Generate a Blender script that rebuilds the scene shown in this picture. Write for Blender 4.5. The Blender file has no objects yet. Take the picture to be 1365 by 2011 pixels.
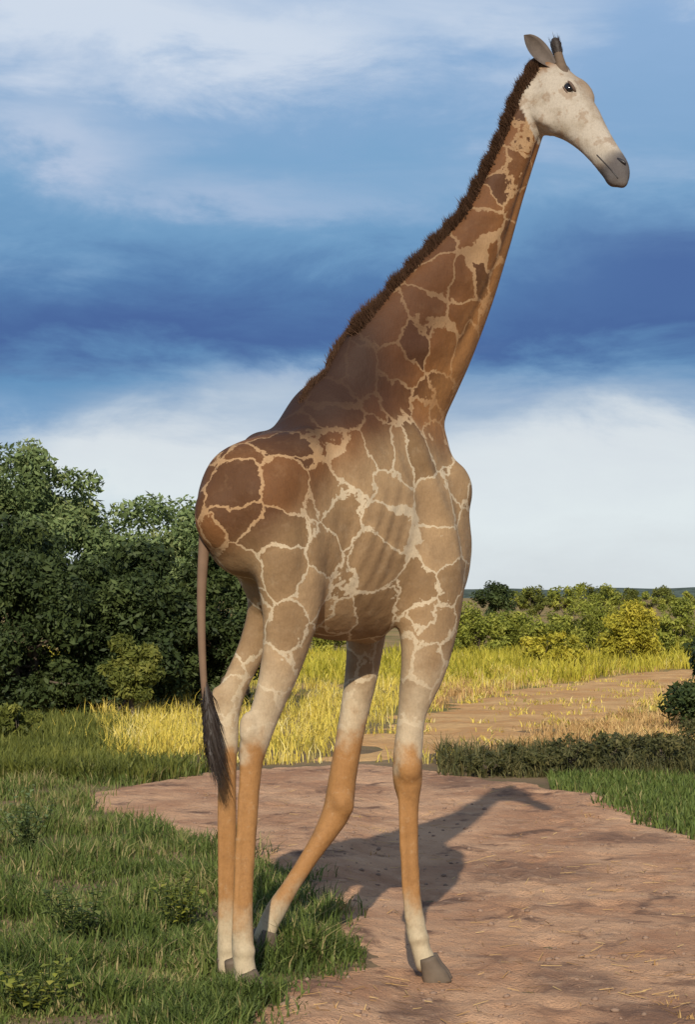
import bpy, bmesh, math, random
import numpy as np
from mathutils import Vector, Matrix
from mathutils.bvhtree import BVHTree

random.seed(7); rng = np.random.default_rng(11)
S = bpy.context.scene
COL = S.collection
R = math.radians

# ------------------------------------------------------------------ camera
FPX, CX, HY, CAMZ = 3774.0, 682.5, 1170.0, 1.86     # focal length in photo pixels, centre, horizon row, eye height
cam_d = bpy.data.cameras.new('camera'); cam = bpy.data.objects.new('camera', cam_d); COL.objects.link(cam)
cam.location = (0, 0, CAMZ); cam.rotation_euler = (R(90), 0, 0)
cam_d.sensor_fit = 'VERTICAL'; cam_d.sensor_height = 24.0; cam_d.lens = 24.0*FPX/2011.0
cam_d.shift_y = (HY-1005.5)/2011.0
cam_d.clip_start = 0.1; cam_d.clip_end = 6000
S.camera = cam

# ------------------------------------------------------------------ light
SUN_EL, SUN_AZ = R(29.5), R(183)      # sun behind the camera, a little to its left (azimuth clockwise from +Y)
sd = Vector((math.sin(SUN_AZ)*math.cos(SUN_EL), math.cos(SUN_AZ)*math.cos(SUN_EL), math.sin(SUN_EL)))
sun_d = bpy.data.lights.new('sun', 'SUN'); sun = bpy.data.objects.new('sun', sun_d); COL.objects.link(sun)
sun_d.energy = 4.7; sun_d.angle = R(0.6); sun_d.color = (1.0, 0.91, 0.77)
sun.location = (-3, -10, 12); sun.rotation_euler = sd.to_track_quat('Z', 'Y').to_euler()

S.view_settings.view_transform = 'Standard'; S.view_settings.look = 'None'
S.view_settings.exposure = 0.0; S.view_settings.gamma = 1.0; S.view_settings.use_curve_mapping = False

class NT:
    """small helper to wire nodes"""
    def __init__(s, tree): s.t = tree; tree.nodes.clear()
    def n(s, typ, ins=None, **kw):
        nd = s.t.nodes.new(typ)
        for k, v in kw.items(): setattr(nd, k, v)
        for k, v in (ins or {}).items():
            sock = nd.inputs[k]
            if isinstance(v, bpy.types.NodeSocket): s.t.links.new(v, sock)
            else: sock.default_value = v
        return nd
    def math(s, op, a, b=0.0, c=0.0, clamp=False):
        nd = s.n('ShaderNodeMath', {0: a, 1: b, 2: c}, operation=op); nd.use_clamp = clamp
        return nd.outputs[0]
    def mix(s, fac, a, b, blend='MIX'):
        nd = s.n('ShaderNodeMix', data_type='RGBA', blend_type=blend)
        for i, v in ((0, fac), (6, a), (7, b)):
            if isinstance(v, bpy.types.NodeSocket): s.t.links.new(v, nd.inputs[i])
            else: nd.inputs[i].default_value = v if i == 0 else (tuple(v)+(1,))[:4]
        return nd.outputs[2]
    def ramp(s, fac, stops, interp='LINEAR'):
        nd = s.n('ShaderNodeValToRGB', {0: fac}); cr = nd.color_ramp; cr.interpolation = interp
        while len(cr.elements) < len(stops): cr.elements.new(0.5)
        for e, (p, c) in zip(cr.elements, stops):
            e.position = p; e.color = (tuple(c)+(1,))[:4] if not isinstance(c, (int, float)) else (c, c, c, 1)
        return nd.outputs[0]
    def sstep(s, v, lo, hi):
        nd = s.n('ShaderNodeMapRange', {'Value': v, 'From Min': lo, 'From Max': hi}, interpolation_type='SMOOTHSTEP')
        return nd.outputs[0]
    def noise(s, vec, scale, detail=4.0, rough=0.55, dist=0.0):
        nd = s.n('ShaderNodeTexNoise', {'Scale': scale, 'Detail': detail, 'Roughness': rough, 'Distortion': dist})
        s.t.links.new(vec, nd.inputs['Vector']); return nd.outputs[0]

def srgb(h):
    v = [int(h[i:i+2], 16)/255 for i in (0, 2, 4)]
    return tuple(c/12.92 if c <= .04045 else ((c+.055)/1.055)**2.4 for c in v)

# ------------------------------------------------------------------ world: Nishita sky with procedural clouds
world = bpy.data.worlds.new('World'); S.world = world; world.use_nodes = True
w = NT(world.node_tree)
SKY_STR = 0.1
sky = w.n('ShaderNodeTexSky', sky_type='NISHITA', sun_disc=False)
sky.sun_elevation = SUN_EL; sky.sun_rotation = SUN_AZ; sky.altitude = 900; sky.dust_density = 0.5; sky.ozone_density = 3.0
d = w.n('ShaderNodeTexCoord').outputs['Generated']
sx = w.n('ShaderNodeSeparateXYZ', {0: d})
az = w.math('ARCTAN2', sx.outputs[0], sx.outputs[1])          # radians, 0 = straight ahead, + = right
el = w.math('ARCSINE', sx.outputs[2])
def sky_vec(ox, sxz, sz):
    return w.n('ShaderNodeCombineXYZ', {0: w.math('MULTIPLY_ADD', sx.outputs[0], sxz, ox),
        1: w.math('MULTIPLY', sx.outputs[1], sxz), 2: w.math('MULTIPLY', sx.outputs[2], sz)}).outputs[0]
n1 = w.noise(sky_vec(3.1, 4.2, 27.0), 1.0, 6.0, 0.58, 0.5)      # broad streaks
n2 = w.noise(sky_vec(7.7, 11.0, 30.0), 1.0, 7.0, 0.62, 0.3)    # finer wisps
wob = w.math('MULTIPLY_ADD', n2, 0.07, -0.035)
elw = w.math('ADD', el, wob)
def K(y): return max(0.0, min(1.0, math.atan((HY-y)/FPX)/0.5))  # photo row -> ramp position (0..0.5 rad)
efac = w.math('DIVIDE', elw, 0.5, clamp=True)
# haze whitens low sky; a rain-blue bank lies above it, blue sky and thin cloud above that
clear = w.ramp(efac, [(0.0, srgb('b9cbd6')), (K(960), srgb('a9c2d4')), (K(840), srgb('7ea3c8')), (K(740), srgb('6592bc')), (K(655), srgb('4b6b9f')),
                      (K(560), srgb('587fae')), (K(480), srgb('6f9ac2')), (K(380), srgb('7aa5cb')), (K(250), srgb('84a9cf')), (K(60), srgb('8fb0d6')), (1.0, srgb('6f98cc'))])
nis = w.n('ShaderNodeVectorMath', {0: sky.outputs[0]}, operation='SCALE'); nis.inputs['Scale'].default_value = SKY_STR
clear2 = w.mix(w.sstep(el, 0.25, 0.7), clear, w.mix(0.5, clear, nis.outputs[0]))
def blob(y, x, sy, sxx, amp):
    """a cloud mass centred on the direction of photo pixel (x, y)"""
    e0, a0 = math.atan((HY-y)/FPX), math.atan((x-CX)/FPX)
    du = w.math('DIVIDE', w.math('ADD', w.math('SUBTRACT', az, a0), wob), sxx/FPX)
    dv = w.math('DIVIDE', w.math('SUBTRACT', elw, e0), sy/FPX)
    r2 = w.math('ADD', w.math('MULTIPLY', du, du), w.math('MULTIPLY', dv, dv))
    return w.math('MULTIPLY', w.math('EXPONENT', w.math('MULTIPLY', r2, -1.0)), amp)
clear2 = w.mix(w.math('ADD', blob(540, 1310, 110, 260, .65), blob(640, 300, 50, 330, .35)), clear2, srgb('47609a'))
# cloud cover by height above the horizon plus cloud masses
cov = w.ramp(efac, [(0.0, .80), (K(1050), .80), (K(930), .55), (K(830), .32), (K(740), .15), (K(680), .0), (K(560), .0), (K(470), .10), (K(380), .22), (K(240), .30), (K(60), .42), (1.0, .36)])
cover = w.n('ShaderNodeSeparateColor', {0: cov}).outputs[0]
for b in [(940, 1180, 170, 380, .75), (860, 320, 85, 230, .6), (760, 540, 55, 150, .45), (20, 150, 70, 260, .5), (150, 60, 120, 200, .3), (915, 240, 50, 130, .55), (130, 1290, 90, 130, -.25), (60, 420, 35, 160, .25), (105, 570, 60, 190, .38), (305, 130, 55, 150, .42),
          (390, 430, 38, 230, .22), (60, 900, 80, 300, .2), (480, 1330, 110, 150, -.3), (640, 1250, 60, 260, -.2), (300, 620, 45, 260, -.3), (225, 330, 28, 260, -.16), (800, 30, 60, 140, -.4), (150, 1330, 120, 180, -.25), (800, 1330, 40, 150, -.12)]:
    cover = w.math('ADD', cover, blob(*b))
tex = w.math('ADD', w.math('MULTIPLY', w.math('SUBTRACT', n1, 0.5), 0.9), w.math('MULTIPLY', w.math('SUBTRACT', n2, 0.5), 0.75))
dens = w.sstep(w.math('ADD', cover, tex), 0.05, 0.95)
ccol = w.ramp(efac, [(0.0, srgb('d3dade')), (K(1000), srgb('dfe8eb')), (K(870), srgb('d8e0e6')), (K(790), srgb('b9c8d8')), (K(720), srgb('9fb4d0')), (K(600), srgb('8fa9ce')), (K(380), srgb('b2c2dc')), (K(100), srgb('cdd9e9')), (1.0, srgb('dde3ea'))])
skyc = w.mix(dens, clear2, ccol)
below = w.mix(w.sstep(el, -0.02, 0.0), srgb('8d8268'), skyc)
bg = w.n('ShaderNodeBackground', {'Color': below, 'Strength': 1.0})
# the sky colour is the Nishita texture (scaled by SKY_STR) seen through cloud; one background feeds the scene
out = w.n('ShaderNodeOutputWorld', {'Surface': bg.outputs[0]})

# ------------------------------------------------------------------ helpers
def W(px, py, dep):
    """point seen at photo pixel (px, py) and standing dep metres in front of the eye"""
    return Vector(((px-CX)*dep/FPX, dep, CAMZ+(HY-py)*dep/FPX))
def gx(px, dep): return (px-CX)*dep/FPX
def tag(o, label=None, cat=None, group=None, kind=None):
    for k, v in (('label', label), ('category', cat), ('group', group), ('kind', kind)):
        if v: o[k] = v
    return o
def link(name, mesh, mat=None, parent=None, loc=None):
    o = bpy.data.objects.new(name, mesh); COL.objects.link(o)
    if mat and not mesh.materials: mesh.materials.append(mat)
    if parent: o.parent = parent
    if loc is not None: o.location = loc
    return o
def empty(name, loc):
    o = bpy.data.objects.new(name, None); COL.objects.link(o); o.location = loc; o.empty_display_size = .2; return o
def np_mesh(name, V, F, smooth=False, attrs=None):
    """V (n,3); F (m,k) equal-size faces"""
    V = np.asarray(V, float); F = np.asarray(F, np.int32)
    me = bpy.data.meshes.new(name); k = F.shape[1]
    me.vertices.add(len(V)); me.vertices.foreach_set('co', V.ravel())
    me.loops.add(F.size); me.loops.foreach_set('vertex_index', F.ravel())
    me.polygons.add(len(F)); me.polygons.foreach_set('loop_start', np.arange(0, F.size, k, dtype=np.int32))
    if smooth: me.polygons.foreach_set('use_smooth', np.ones(len(F), bool))
    for nm, a in (attrs or {}).items():
        at = me.attributes.new(nm, 'FLOAT', 'POINT'); at.data.foreach_set('value', np.asarray(a, np.float32))
    me.update(calc_edges=True); me.validate(); return me
def catmull(P, n):
    P = np.asarray(P, float); m = len(P); out = []
    for i in range(m-1):
        p0, p1, p2, p3 = P[max(i-1, 0)], P[i], P[i+1], P[min(i+2, m-1)]
        for t in np.linspace(0, 1, n, endpoint=False):
            out.append(.5*((2*p1)+(-p0+p2)*t+(2*p0-5*p1+4*p2-p3)*t*t+(-p0+3*p1-3*p2+p3)*t**3))
    out.append(P[-1]); return np.array(out)
def loft(secs, lat, sub=6, seg=28, cap=True):
    """secs: rows (x,y,z, a, b): centre, half-thickness along the sagittal plane, half-thickness along lat. Returns V, F(quads)"""
    P = catmull(secs, sub); C = P[:, :3]; lat = np.array(lat, float)
    T = np.gradient(C, axis=0); T /= np.linalg.norm(T, axis=1)[:, None]+1e-9
    rows = []
    L = lat[None]-(T@lat)[:, None]*T; L /= np.linalg.norm(L, axis=1)[:, None]
    G = np.cross(T, L)
    a, b = P[:, 3:4], P[:, 4:5]
    rings = [(C[i], a[i, 0], b[i, 0], L[i], G[i]) for i in range(len(C))]
    if cap:
        def capr(i, s):
            r = min(a[i, 0], b[i, 0]); o = []
            for q in (.35, .65, .88, .985):
                sc = math.sqrt(max(0, 1-q*q)); o.append((C[i]+s*T[i]*r*q*.8, a[i, 0]*sc, b[i, 0]*sc, L[i], G[i]))
            return o
        rings = capr(0, -1)[::-1]+rings+capr(-1, 1)
    th = np.linspace(0, 2*math.pi, seg, endpoint=False)
    V = np.array([c+g*(aa*np.cos(t))+l*(bb*np.sin(t)) for c, aa, bb, l, g in rings for t in th])
    n = len(rings); F = []
    for i in range(n-1):
        for j in range(seg):
            F.append((i*seg+j, i*seg+(j+1) % seg, (i+1)*seg+(j+1) % seg, (i+1)*seg+j))
    V = np.vstack([V, V[:seg].mean(0), V[-seg:].mean(0)])
    for j in range(seg):      # fan ends, as degenerate-free quads are not needed: use triangles doubled
        F.append((n*seg, (j+1) % seg, j, j)); F.append((n*seg+1, (n-1)*seg+j, (n-1)*seg+(j+1) % seg, (n-1)*seg+(j+1) % seg))
    return V, F
def bm_from(parts):
    bm = bmesh.new()
    for V, F in parts:
        vs = [bm.verts.new(v) for v in V]
        for f in F:
            ids = list(dict.fromkeys(f))
            try: bm.faces.new([vs[i] for i in ids])
            except ValueError: pass
    bmesh.ops.recalc_face_normals(bm, faces=bm.faces)
    return bm
def ellipsoid(c, axes, seg=20):
    """axes: three vectors (already scaled)"""
    V = []; F = []; n = seg//2
    for i in range(n+1):
        p = math.pi*i/n
        for j in range(seg):
            q = 2*math.pi*j/seg
            V.append(np.array(c)+np.array(axes[0])*math.sin(p)*math.cos(q)+np.array(axes[1])*math.sin(p)*math.sin(q)+np.array(axes[2])*math.cos(p))
    for i in range(n):
        for j in range(seg): F.append((i*seg+j, i*seg+(j+1) % seg, (i+1)*seg+(j+1) % seg, (i+1)*seg+j))
    return V, F
def mesh_of(name, parts, smooth=True):
    bm = bm_from(parts); bmesh.ops.remove_doubles(bm, verts=bm.verts, dist=1e-6)
    me = bpy.data.meshes.new(name); bm.to_mesh(me); bm.free()
    if smooth: me.polygons.foreach_set('use_smooth', np.ones(len(me.polygons), bool))
    return me
def mat(name):
    m = bpy.data.materials.new(name); m.use_nodes = True; return m, NT(m.node_tree)
def finish(k, col, rough=.8, bump=None, bstr=.3, bdist=.01, spec=.25, trans=0.0, trans_col=None):
    ins = {'Base Color': col if isinstance(col, bpy.types.NodeSocket) else tuple(col)+(1,), 'Roughness': rough, 'Specular IOR Level': spec}
    p = k.n('ShaderNodeBsdfPrincipled', ins)
    if bump is not None:
        b = k.n('ShaderNodeBump', {'Height': bump, 'Strength': bstr, 'Distance': bdist}); k.t.links.new(b.outputs[0], p.inputs['Normal'])
    sh = p.outputs[0]
    if trans > 0:
        t = k.n('ShaderNodeBsdfTranslucent', {'Color': trans_col if trans_col is not None else ins['Base Color']})
        mx = k.n('ShaderNodeMixShader', {0: trans, 1: sh, 2: t.outputs[0]}); sh = mx.outputs[0]
    k.n('ShaderNodeOutputMaterial', {'Surface': sh})

# smooth pseudo-noise for terrain
_ph = rng.uniform(0, 6.28, (24,)); _dr = rng.uniform(0, 6.28, (24,))
def wave(x, y, wl, octs=4, k0=0):
    s = 0; amp = 1.0; tot = 0
    for o in range(octs):
        for q in range(3):
            i = (k0+o*3+q) % 24; f = 2*math.pi/wl*(1+.23*q)
            s = s+amp*np.sin((x*math.cos(_dr[i])+y*math.sin(_dr[i]))*f+_ph[i]); tot += amp
        wl *= .5; amp *= .55
    return s/tot*1.7
def sst(v, a, b):
    t = np.clip((v-a)/(b-a), 0, 1); return t*t*(3-2*t)
def ground_z(x, y):
    x = np.asarray(x, float); y = np.asarray(y, float)
    z = -0.10*sst(x, -0.25, 0.45)*(1-sst(y, 14, 20))
    z = z+0.012*wave(x, y, 1.7, 3)*(1-sst(y, 40, 80))+0.03*wave(x, y, 9, 2, 5)*sst(y, 12, 20)*(1-sst(y, 80, 160))
    return z
def gz1(x, y): return float(ground_z(np.array([x]), np.array([y]))[0])

# dirt clearing outline in world metres, from the rows and columns where the grass ends
TRACK = np.array([(-.50, 8.2), (-.36, 8.9), (-.12, 9.4), (.02, 10.2), (-.14, 11.6), (-.45, 12.9), (-1.0, 14.2), (-1.75, 15.8), (-2.5, 17.6), (-2.0, 19.2), (-1.2, 20.6), (0.2, 21.2), (1.1, 19.9), (2.35, 17.9), (2.62, 16.0), (3.0, 14.6), (6, 13.5), (7.5, 6), (3, 2), (-.2, 2), (-.8, 6)])
def track_sd(x, y):
    """signed distance to the clearing outline, positive inside"""
    x = np.asarray(x, float); y = np.asarray(y, float)
    dm = np.full(x.shape, 1e9); ins = np.zeros(x.shape, bool); n = len(TRACK)
    for i in range(n):
        ax, ay = TRACK[i]; bx, by = TRACK[(i+1) % n]; ex, ey = bx-ax, by-ay
        t = np.clip(((x-ax)*ex+(y-ay)*ey)/(ex*ex+ey*ey), 0, 1)
        dm = np.minimum(dm, np.hypot(x-ax-t*ex, y-ay-t*ey))
        c = ((ay > y) != (by > y)) & (x < ex*(y-ay)/(ey if ey else 1e-9)+ax); ins ^= c
    return np.where(ins, dm, -dm)
def track_m(x, y):
    return track_sd(x, y)+0.16*wave(x, y, 1.3, 4, 7)*sst(np.asarray(y, float), 5, 9)

# ------------------------------------------------------------------ ground
def graded(lo, hi, n, c, p=2.2):
    u = np.linspace(-1, 1, n); s = np.sign(u)*np.abs(u)**p
    return np.where(s < 0, c+s*(c-lo), c+s*(hi-c))
def grid(name, xs, ys, zf, attrs=None, smooth=True):
    X, Y = np.meshgrid(xs, ys); Z = zf(X, Y); V = np.stack([X.ravel(), Y.ravel(), Z.ravel()], 1)
    nx, ny = len(xs), len(ys); I = np.arange(nx*ny).reshape(ny, nx)
    F = np.stack([I[:-1, :-1].ravel(), I[:-1, 1:].ravel(), I[1:, 1:].ravel(), I[1:, :-1].ravel()], 1)
    return np_mesh(name, V, F, smooth, {k: f(X, Y).ravel() for k, f in (attrs or {}).items()})

m, k = mat('savanna_soil')
pos = k.n('ShaderNodeNewGeometry').outputs['Position']
a = k.noise(pos, .5, 5); b = k.noise(pos, 4.0, 6); c = k.noise(pos, 45, 4)
soil = k.mix(k.sstep(a, .35, .65), (.155, .105, .06), (.27, .185, .10))
soil = k.mix(k.sstep(b, .45, .8), soil, (.11, .10, .04))
sy = k.n('ShaderNodeSeparateXYZ', {0: pos})
far = k.mix(k.sstep(k.noise(pos, .045, 5), .38, .62), (.30, .225, .07), (.12, .12, .032))
soil = k.mix(k.sstep(sy.outputs[1], 22, 34), soil, k.mix(k.sstep(a, .4, .6), (.36, .225, .10), far))
soil = k.mix(k.sstep(c, .3, .8), soil, k.mix(.35, soil, (.05, .04, .025)))
finish(k, soil, .95, k.math('ADD', b, k.math('MULTIPLY', c, .3)), .6, .05, spec=.1)
MAT_SOIL = m
gm = grid('ground', graded(-2500, 2500, 161, 0, 3.2), np.concatenate([np.linspace(-300, 2, 20), np.linspace(2.3, 40, 190), 40+np.linspace(0, 1, 90)[1:]**2.5*4000]), ground_z)
tag(link('ground', gm, MAT_SOIL), kind='structure')

m, k = mat('pink_dirt')
pos = k.n('ShaderNodeNewGeometry').outputs['Position']
a = k.noise(pos, .9, 5, .6); b = k.noise(pos, 6.0, 6, .6); c = k.noise(pos, 60, 5, .6)
col = k.mix(k.sstep(a, .36, .64), (.40, .212, .118), (.58, .345, .20))
col = k.mix(k.sstep(k.noise(pos, 2.3, 4, .6, .5), .54, .70), col, (.17, .095, .062))
px2 = k.n('ShaderNodeSeparateXYZ', {0: pos}); dark_patch = None
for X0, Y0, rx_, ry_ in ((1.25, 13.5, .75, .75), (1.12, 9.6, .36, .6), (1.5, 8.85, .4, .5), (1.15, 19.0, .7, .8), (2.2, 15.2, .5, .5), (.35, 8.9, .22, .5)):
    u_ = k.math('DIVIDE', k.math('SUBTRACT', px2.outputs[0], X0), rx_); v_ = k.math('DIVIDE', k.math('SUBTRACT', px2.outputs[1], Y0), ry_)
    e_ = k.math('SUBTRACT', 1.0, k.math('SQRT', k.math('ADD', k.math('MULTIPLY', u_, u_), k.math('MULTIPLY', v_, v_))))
    dark_patch = e_ if dark_patch is None else k.math('MAXIMUM', dark_patch, e_)
dark_patch = k.sstep(k.math('ADD', dark_patch, k.math('MULTIPLY_ADD', k.noise(pos, 1.8, 5, .65), 2.0, -1.0)), .0, .7)
col = k.mix(k.math('MULTIPLY', dark_patch, .75), col, (.20, .112, .072))  # blends oval, noisy-edged patches of the dirt toward a darker brown
col = k.mix(k.math('MULTIPLY', k.sstep(b, .5, .75), .5), col, (.62, .40, .25))
col = k.mix(k.math('MULTIPLY', k.sstep(c, .55, .8), .55), col, (.14, .092, .066))
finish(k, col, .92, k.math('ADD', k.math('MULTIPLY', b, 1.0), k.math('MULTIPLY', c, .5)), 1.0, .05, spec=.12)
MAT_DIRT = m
PR = [(random.uniform(-1.2, 3.2), random.uniform(8.2, 18.5), random.uniform(0, 3.14)) for _ in range(70)]+[(.9+.10*math.sin(i*1.3)+.02*i, 8.2+.42*i, .2) for i in range(14)]
def prints(X, Y):
    z = 0*X
    for px_, py_, a_ in PR:
        ca, sa = math.cos(a_), math.sin(a_); u = ((X-px_)*ca+(Y-py_)*sa)/.075; v = ((Y-py_)*ca-(X-px_)*sa)/.10; r2 = u*u+v*v
        z = z-.022*np.exp(-r2)+.010*np.exp(-(np.sqrt(r2)-1.7)**2*2.5)
    return z
def tz(X, Y): return prints(X, Y)+ ground_z(X, Y)+np.clip(track_m(X, Y)*.12, -.05, .028)-.004+.009*wave(X, Y, .7, 4, 3)+.004*wave(X, Y, .19, 2, 11)
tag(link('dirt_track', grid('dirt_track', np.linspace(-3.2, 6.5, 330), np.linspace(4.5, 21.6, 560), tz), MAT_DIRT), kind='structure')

PATH = np.array([(gx(p, FPX*CAMZ/(q-HY)), FPX*CAMZ/(q-HY), h) for p, q, h in ((700, 1485, .5), (800, 1462, .8), (890, 1440, 1.2), (1010, 1405, 1.6), (1120, 1373, 1.8), (1230, 1346, 1.5), (1365, 1326, 1.3), (1560, 1308, 1.3))])
def path_m(x, y):
    x = np.asarray(x, float); y = np.asarray(y, float); best = np.full(x.shape, -1e9)
    for (ax, ay, ah), (bx, by, bh) in zip(PATH[:-1], PATH[1:]):
        ex, ey = bx-ax, by-ay; t = np.clip(((x-ax)*ex+(y-ay)*ey)/(ex*ex+ey*ey), 0, 1)
        best = np.maximum(best, ah+(bh-ah)*t-np.hypot(x-ax-t*ex, (y-ay-t*ey)))
    return best+.5*wave(x, y, 3.5, 3, 5)
def pz(X, Y): return ground_z(X, Y)+np.clip(path_m(X, Y)*.10, -.08, .03)-.004+.012*wave(X, Y, 1.2, 3, 4)
m, k = mat('sandy_dirt')
pos = k.n('ShaderNodeNewGeometry').outputs['Position']; a = k.noise(pos, .8, 5, .6); b = k.noise(pos, 7, 5, .6)
finish(k, k.mix(k.sstep(b, .35, .7), k.mix(k.sstep(a, .38, .62), (.44, .225, .085), (.60, .37, .16)), (.46, .27, .12)), .95, b, .8, .06, spec=.1)
tag(link('dirt_path', grid('dirt_path', np.linspace(-3.5, 13, 190), np.linspace(20.5, 52, 260), pz), m), kind='structure')
# ------------------------------------------------------------------ far ridge beyond the plain
xs = np.linspace(-900, 900, 220)
def ridge(name, y0, h, seed, colr):
    base = np.full_like(xs, y0); prof = h*(.55+.35*np.sin(xs/170+seed)+.2*np.sin(xs/61+seed*2)+.06*np.sin(xs/13+seed*3))
    prof = np.clip(prof, .5, None); V = []
    for dy, s in ((0, 0), (30, .55), (75, 1), (150, .8), (260, 0)):
        V.append(np.stack([xs, base+dy, prof*s-1.5*(s == 0)], 1))
    V = np.vstack(V); n = len(xs); I = np.arange(5*n).reshape(5, n)
    F = np.stack([I[:-1, :-1].ravel(), I[:-1, 1:].ravel(), I[1:, 1:].ravel(), I[1:, :-1].ravel()], 1)
    mm, kk = mat(name); pp = kk.n('ShaderNodeNewGeometry').outputs['Position']
    finish(kk, kk.mix(kk.sstep(kk.noise(pp, .12, 6, .7), .4, .6), colr, tuple(c*.55 for c in colr)), .95, spec=.05)
    tag(link(name, np_mesh(name, V, F, True), mm), kind='structure')
ridge('hills', 1500, 11, 1.3, (.10, .125, .10))

# ------------------------------------------------------------------ giraffe
TH = R(45); FW = np.array([math.cos(TH), math.sin(TH), 0]); LT = np.array([math.sin(TH), -math.cos(TH), 0])  # forward, near side
UP = np.array([0, 0, 1.0])
def sec(px, py, dep, a, b): return (*W(px, py, dep), a, b)
giraffe = empty('giraffe', (-.05, 9.6, 0))
tag(giraffe, 'tall brown giraffe standing at the edge of the dirt track, head turned to the right', 'giraffe')
G = np.array(giraffe.location)
O = np.array([-.06, 9.62, 0])
def B(s, z, l=0): return O+FW*s+UP*z+LT*l      # body frame: along spine, height, towards near side
parts = []
def tr(s, zt, zb, wd): c = B(s, (zt+zb)/2); return (*c, (zt-zb)/2, wd)
trunk = [tr(-.80, 2.40, 2.06, .12), tr(-.72, 2.53, 1.95, .21), tr(-.54, 2.63, 1.90, .275), tr(-.34, 2.74, 1.74, .31), tr(-.14, 2.86, 1.63, .34), tr(.08, 2.98, 1.60, .345),
         tr(.26, 3.02, 1.60, .335), tr(.46, 2.90, 1.66, .295), tr(.60, 2.70, 1.78, .24), tr(.70, 2.52, 1.95, .15)]
parts.append(loft(trunk, LT, 6, 36))
# neck, head base; widths: sagittal a, lateral b
neck = [(*B(.16, 2.52), .42, .24), sec(760, 775, 9.82, .40, .20), sec(838, 655, 9.90, .335, .165), sec(898, 555, 9.96, .262, .138), sec(949, 462, 10.01, .182, .116), sec(983, 375, 10.05, .148, .104),
        sec(1018, 285, 10.08, .124, .096), sec(1043, 215, 10.1, .118, .092), sec(1072, 160, 10.12, .095, .085)]
parts.append(loft(neck, LT, 7, 32))
# legs: rows from the body down
def leg(rows, lat=LT): parts.append(loft([sec(*r) for r in rows], lat, 5, 22))
leg([(545, 960, 9.14, .26, .15), (566, 1080, 9.13, .215, .145), (572, 1190, 9.13, .175, .115), (556, 1290, 9.11, .125, .085), (526, 1385, 9.08, .083, .062), (501, 1452, 9.05, .080, .060), (492, 1510, 9.04, .058, .050), (487, 1620, 9.02, .044, .043),
     (480, 1750, 9.0, .042, .041), (476, 1845, 8.99, .054, .051), (479, 1890, 8.97, .052, .052), (484, 1925, 8.95, .056, .056)])
leg([(520, 960, 9.50, .22, .13), (536, 1080, 9.50, .17, .11), (528, 1180, 9.48, .125, .085), (497, 1268, 9.44, .088, .068), (464, 1338, 9.40, .073, .057), (446, 1395, 9.37, .070, .056), (446, 1450, 9.36, .060, .050), (446, 1520, 9.35, .047, .044),
     (448, 1640, 9.33, .042, .042), (449, 1760, 9.32, .041, .041), (446, 1835, 9.31, .050, .048), (447, 1880, 9.30, .050, .050), (450, 1902, 9.28, .055, .055)])
leg([(835, 960, 9.80, .25, .13), (846, 1090, 9.76, .225, .14), (846, 1190, 9.74, .205, .13), (834, 1300, 9.72, .145, .105), (818, 1365, 9.715, .098, .085), (808, 1410, 9.71, .076, .068), (801, 1488, 9.70, .078, .072), (801, 1535, 9.70, .077, .072), (805, 1600, 9.70, .046, .044),
     (810, 1740, 9.70, .040, .039), (816, 1815, 9.70, .054, .051), (826, 1860, 9.68, .050, .049), (838, 1893, 9.66, .058, .058)])
leg([(735, 960, 10.10, .24, .11), (728, 1090, 10.08, .20, .115), (722, 1200, 10.07, .15, .10), (712, 1310, 10.06, .10, .085), (692, 1420, 10.05, .078, .07), (674, 1520, 10.04, .076, .07), (664, 1585, 10.03, .080, .074), (642, 1630, 9.99, .064, .06), (610, 1680, 9.93, .049, .047),
     (570, 1742, 9.85, .046, .045), (543, 1785, 9.80, .055, .052), (528, 1815, 9.77, .053, .052), (518, 1842, 9.75, .056, .056)])
def tendon(rows, r0): parts.append(loft([(*(np.array(W(px, py, dp))-FW*off), r0, r0*.9) for px, py, dp, off in rows], LT, 4, 10))
tendon([(492, 1500, 9.04, .045), (487, 1620, 9.02, .052), (480, 1750, 9.0, .050), (476, 1840, 8.99, .045)], .020)
tendon([(446, 1520, 9.35, .04), (448, 1640, 9.33, .05), (449, 1760, 9.32, .048), (446, 1830, 9.31, .042)], .019)
tendon([(802, 1555, 9.70, .05), (806, 1640, 9.70, .056), (810, 1740, 9.70, .052), (816, 1812, 9.70, .046)], .021)
def ell(c, f, l, u, rot=None): parts.append(ellipsoid(c, (FW*f, LT*l, UP*u)))
ell(B(.46, 2.22, .20), .22, .11, .40)      # shoulder blade
ell(B(.46, 2.22, -.20), .22, .11, .40)
ell(W(886, 965, 9.92), .125, .12, .17)     # point of the shoulder
ell(B(.62, 2.12, .19), .16, .12, .34)
ell(B(.66, 2.26, -.13), .115, .13, .15)
ell(B(.60, 1.96, 0), .15, .17, .26)        # brisket
ell(B(-.50, 2.27, .19), .22, .12, .30)     # haunch
ell(B(-.52, 2.30, -.19), .22, .12, .24)
ell(B(-.36, 2.56, .16), .13, .09, .12); ell(B(-.36, 2.56, -.16), .13, .09, .12)   # hip bones
ell(W(803, 1508, 9.66), .068, .066, .085); ell(W(672, 1578, 10.0), .068, .062, .085); ell(W(479, 1868, 8.97), .058, .055, .045); ell(W(822, 1842, 9.68), .058, .055, .045); ell(W(447, 1862, 9.30), .056, .053, .045)      # knees
ell(W(489, 1432, 9.01), .055, .042, .085); ell(W(431, 1378, 9.35), .055, .042, .085)   # hock points
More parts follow.
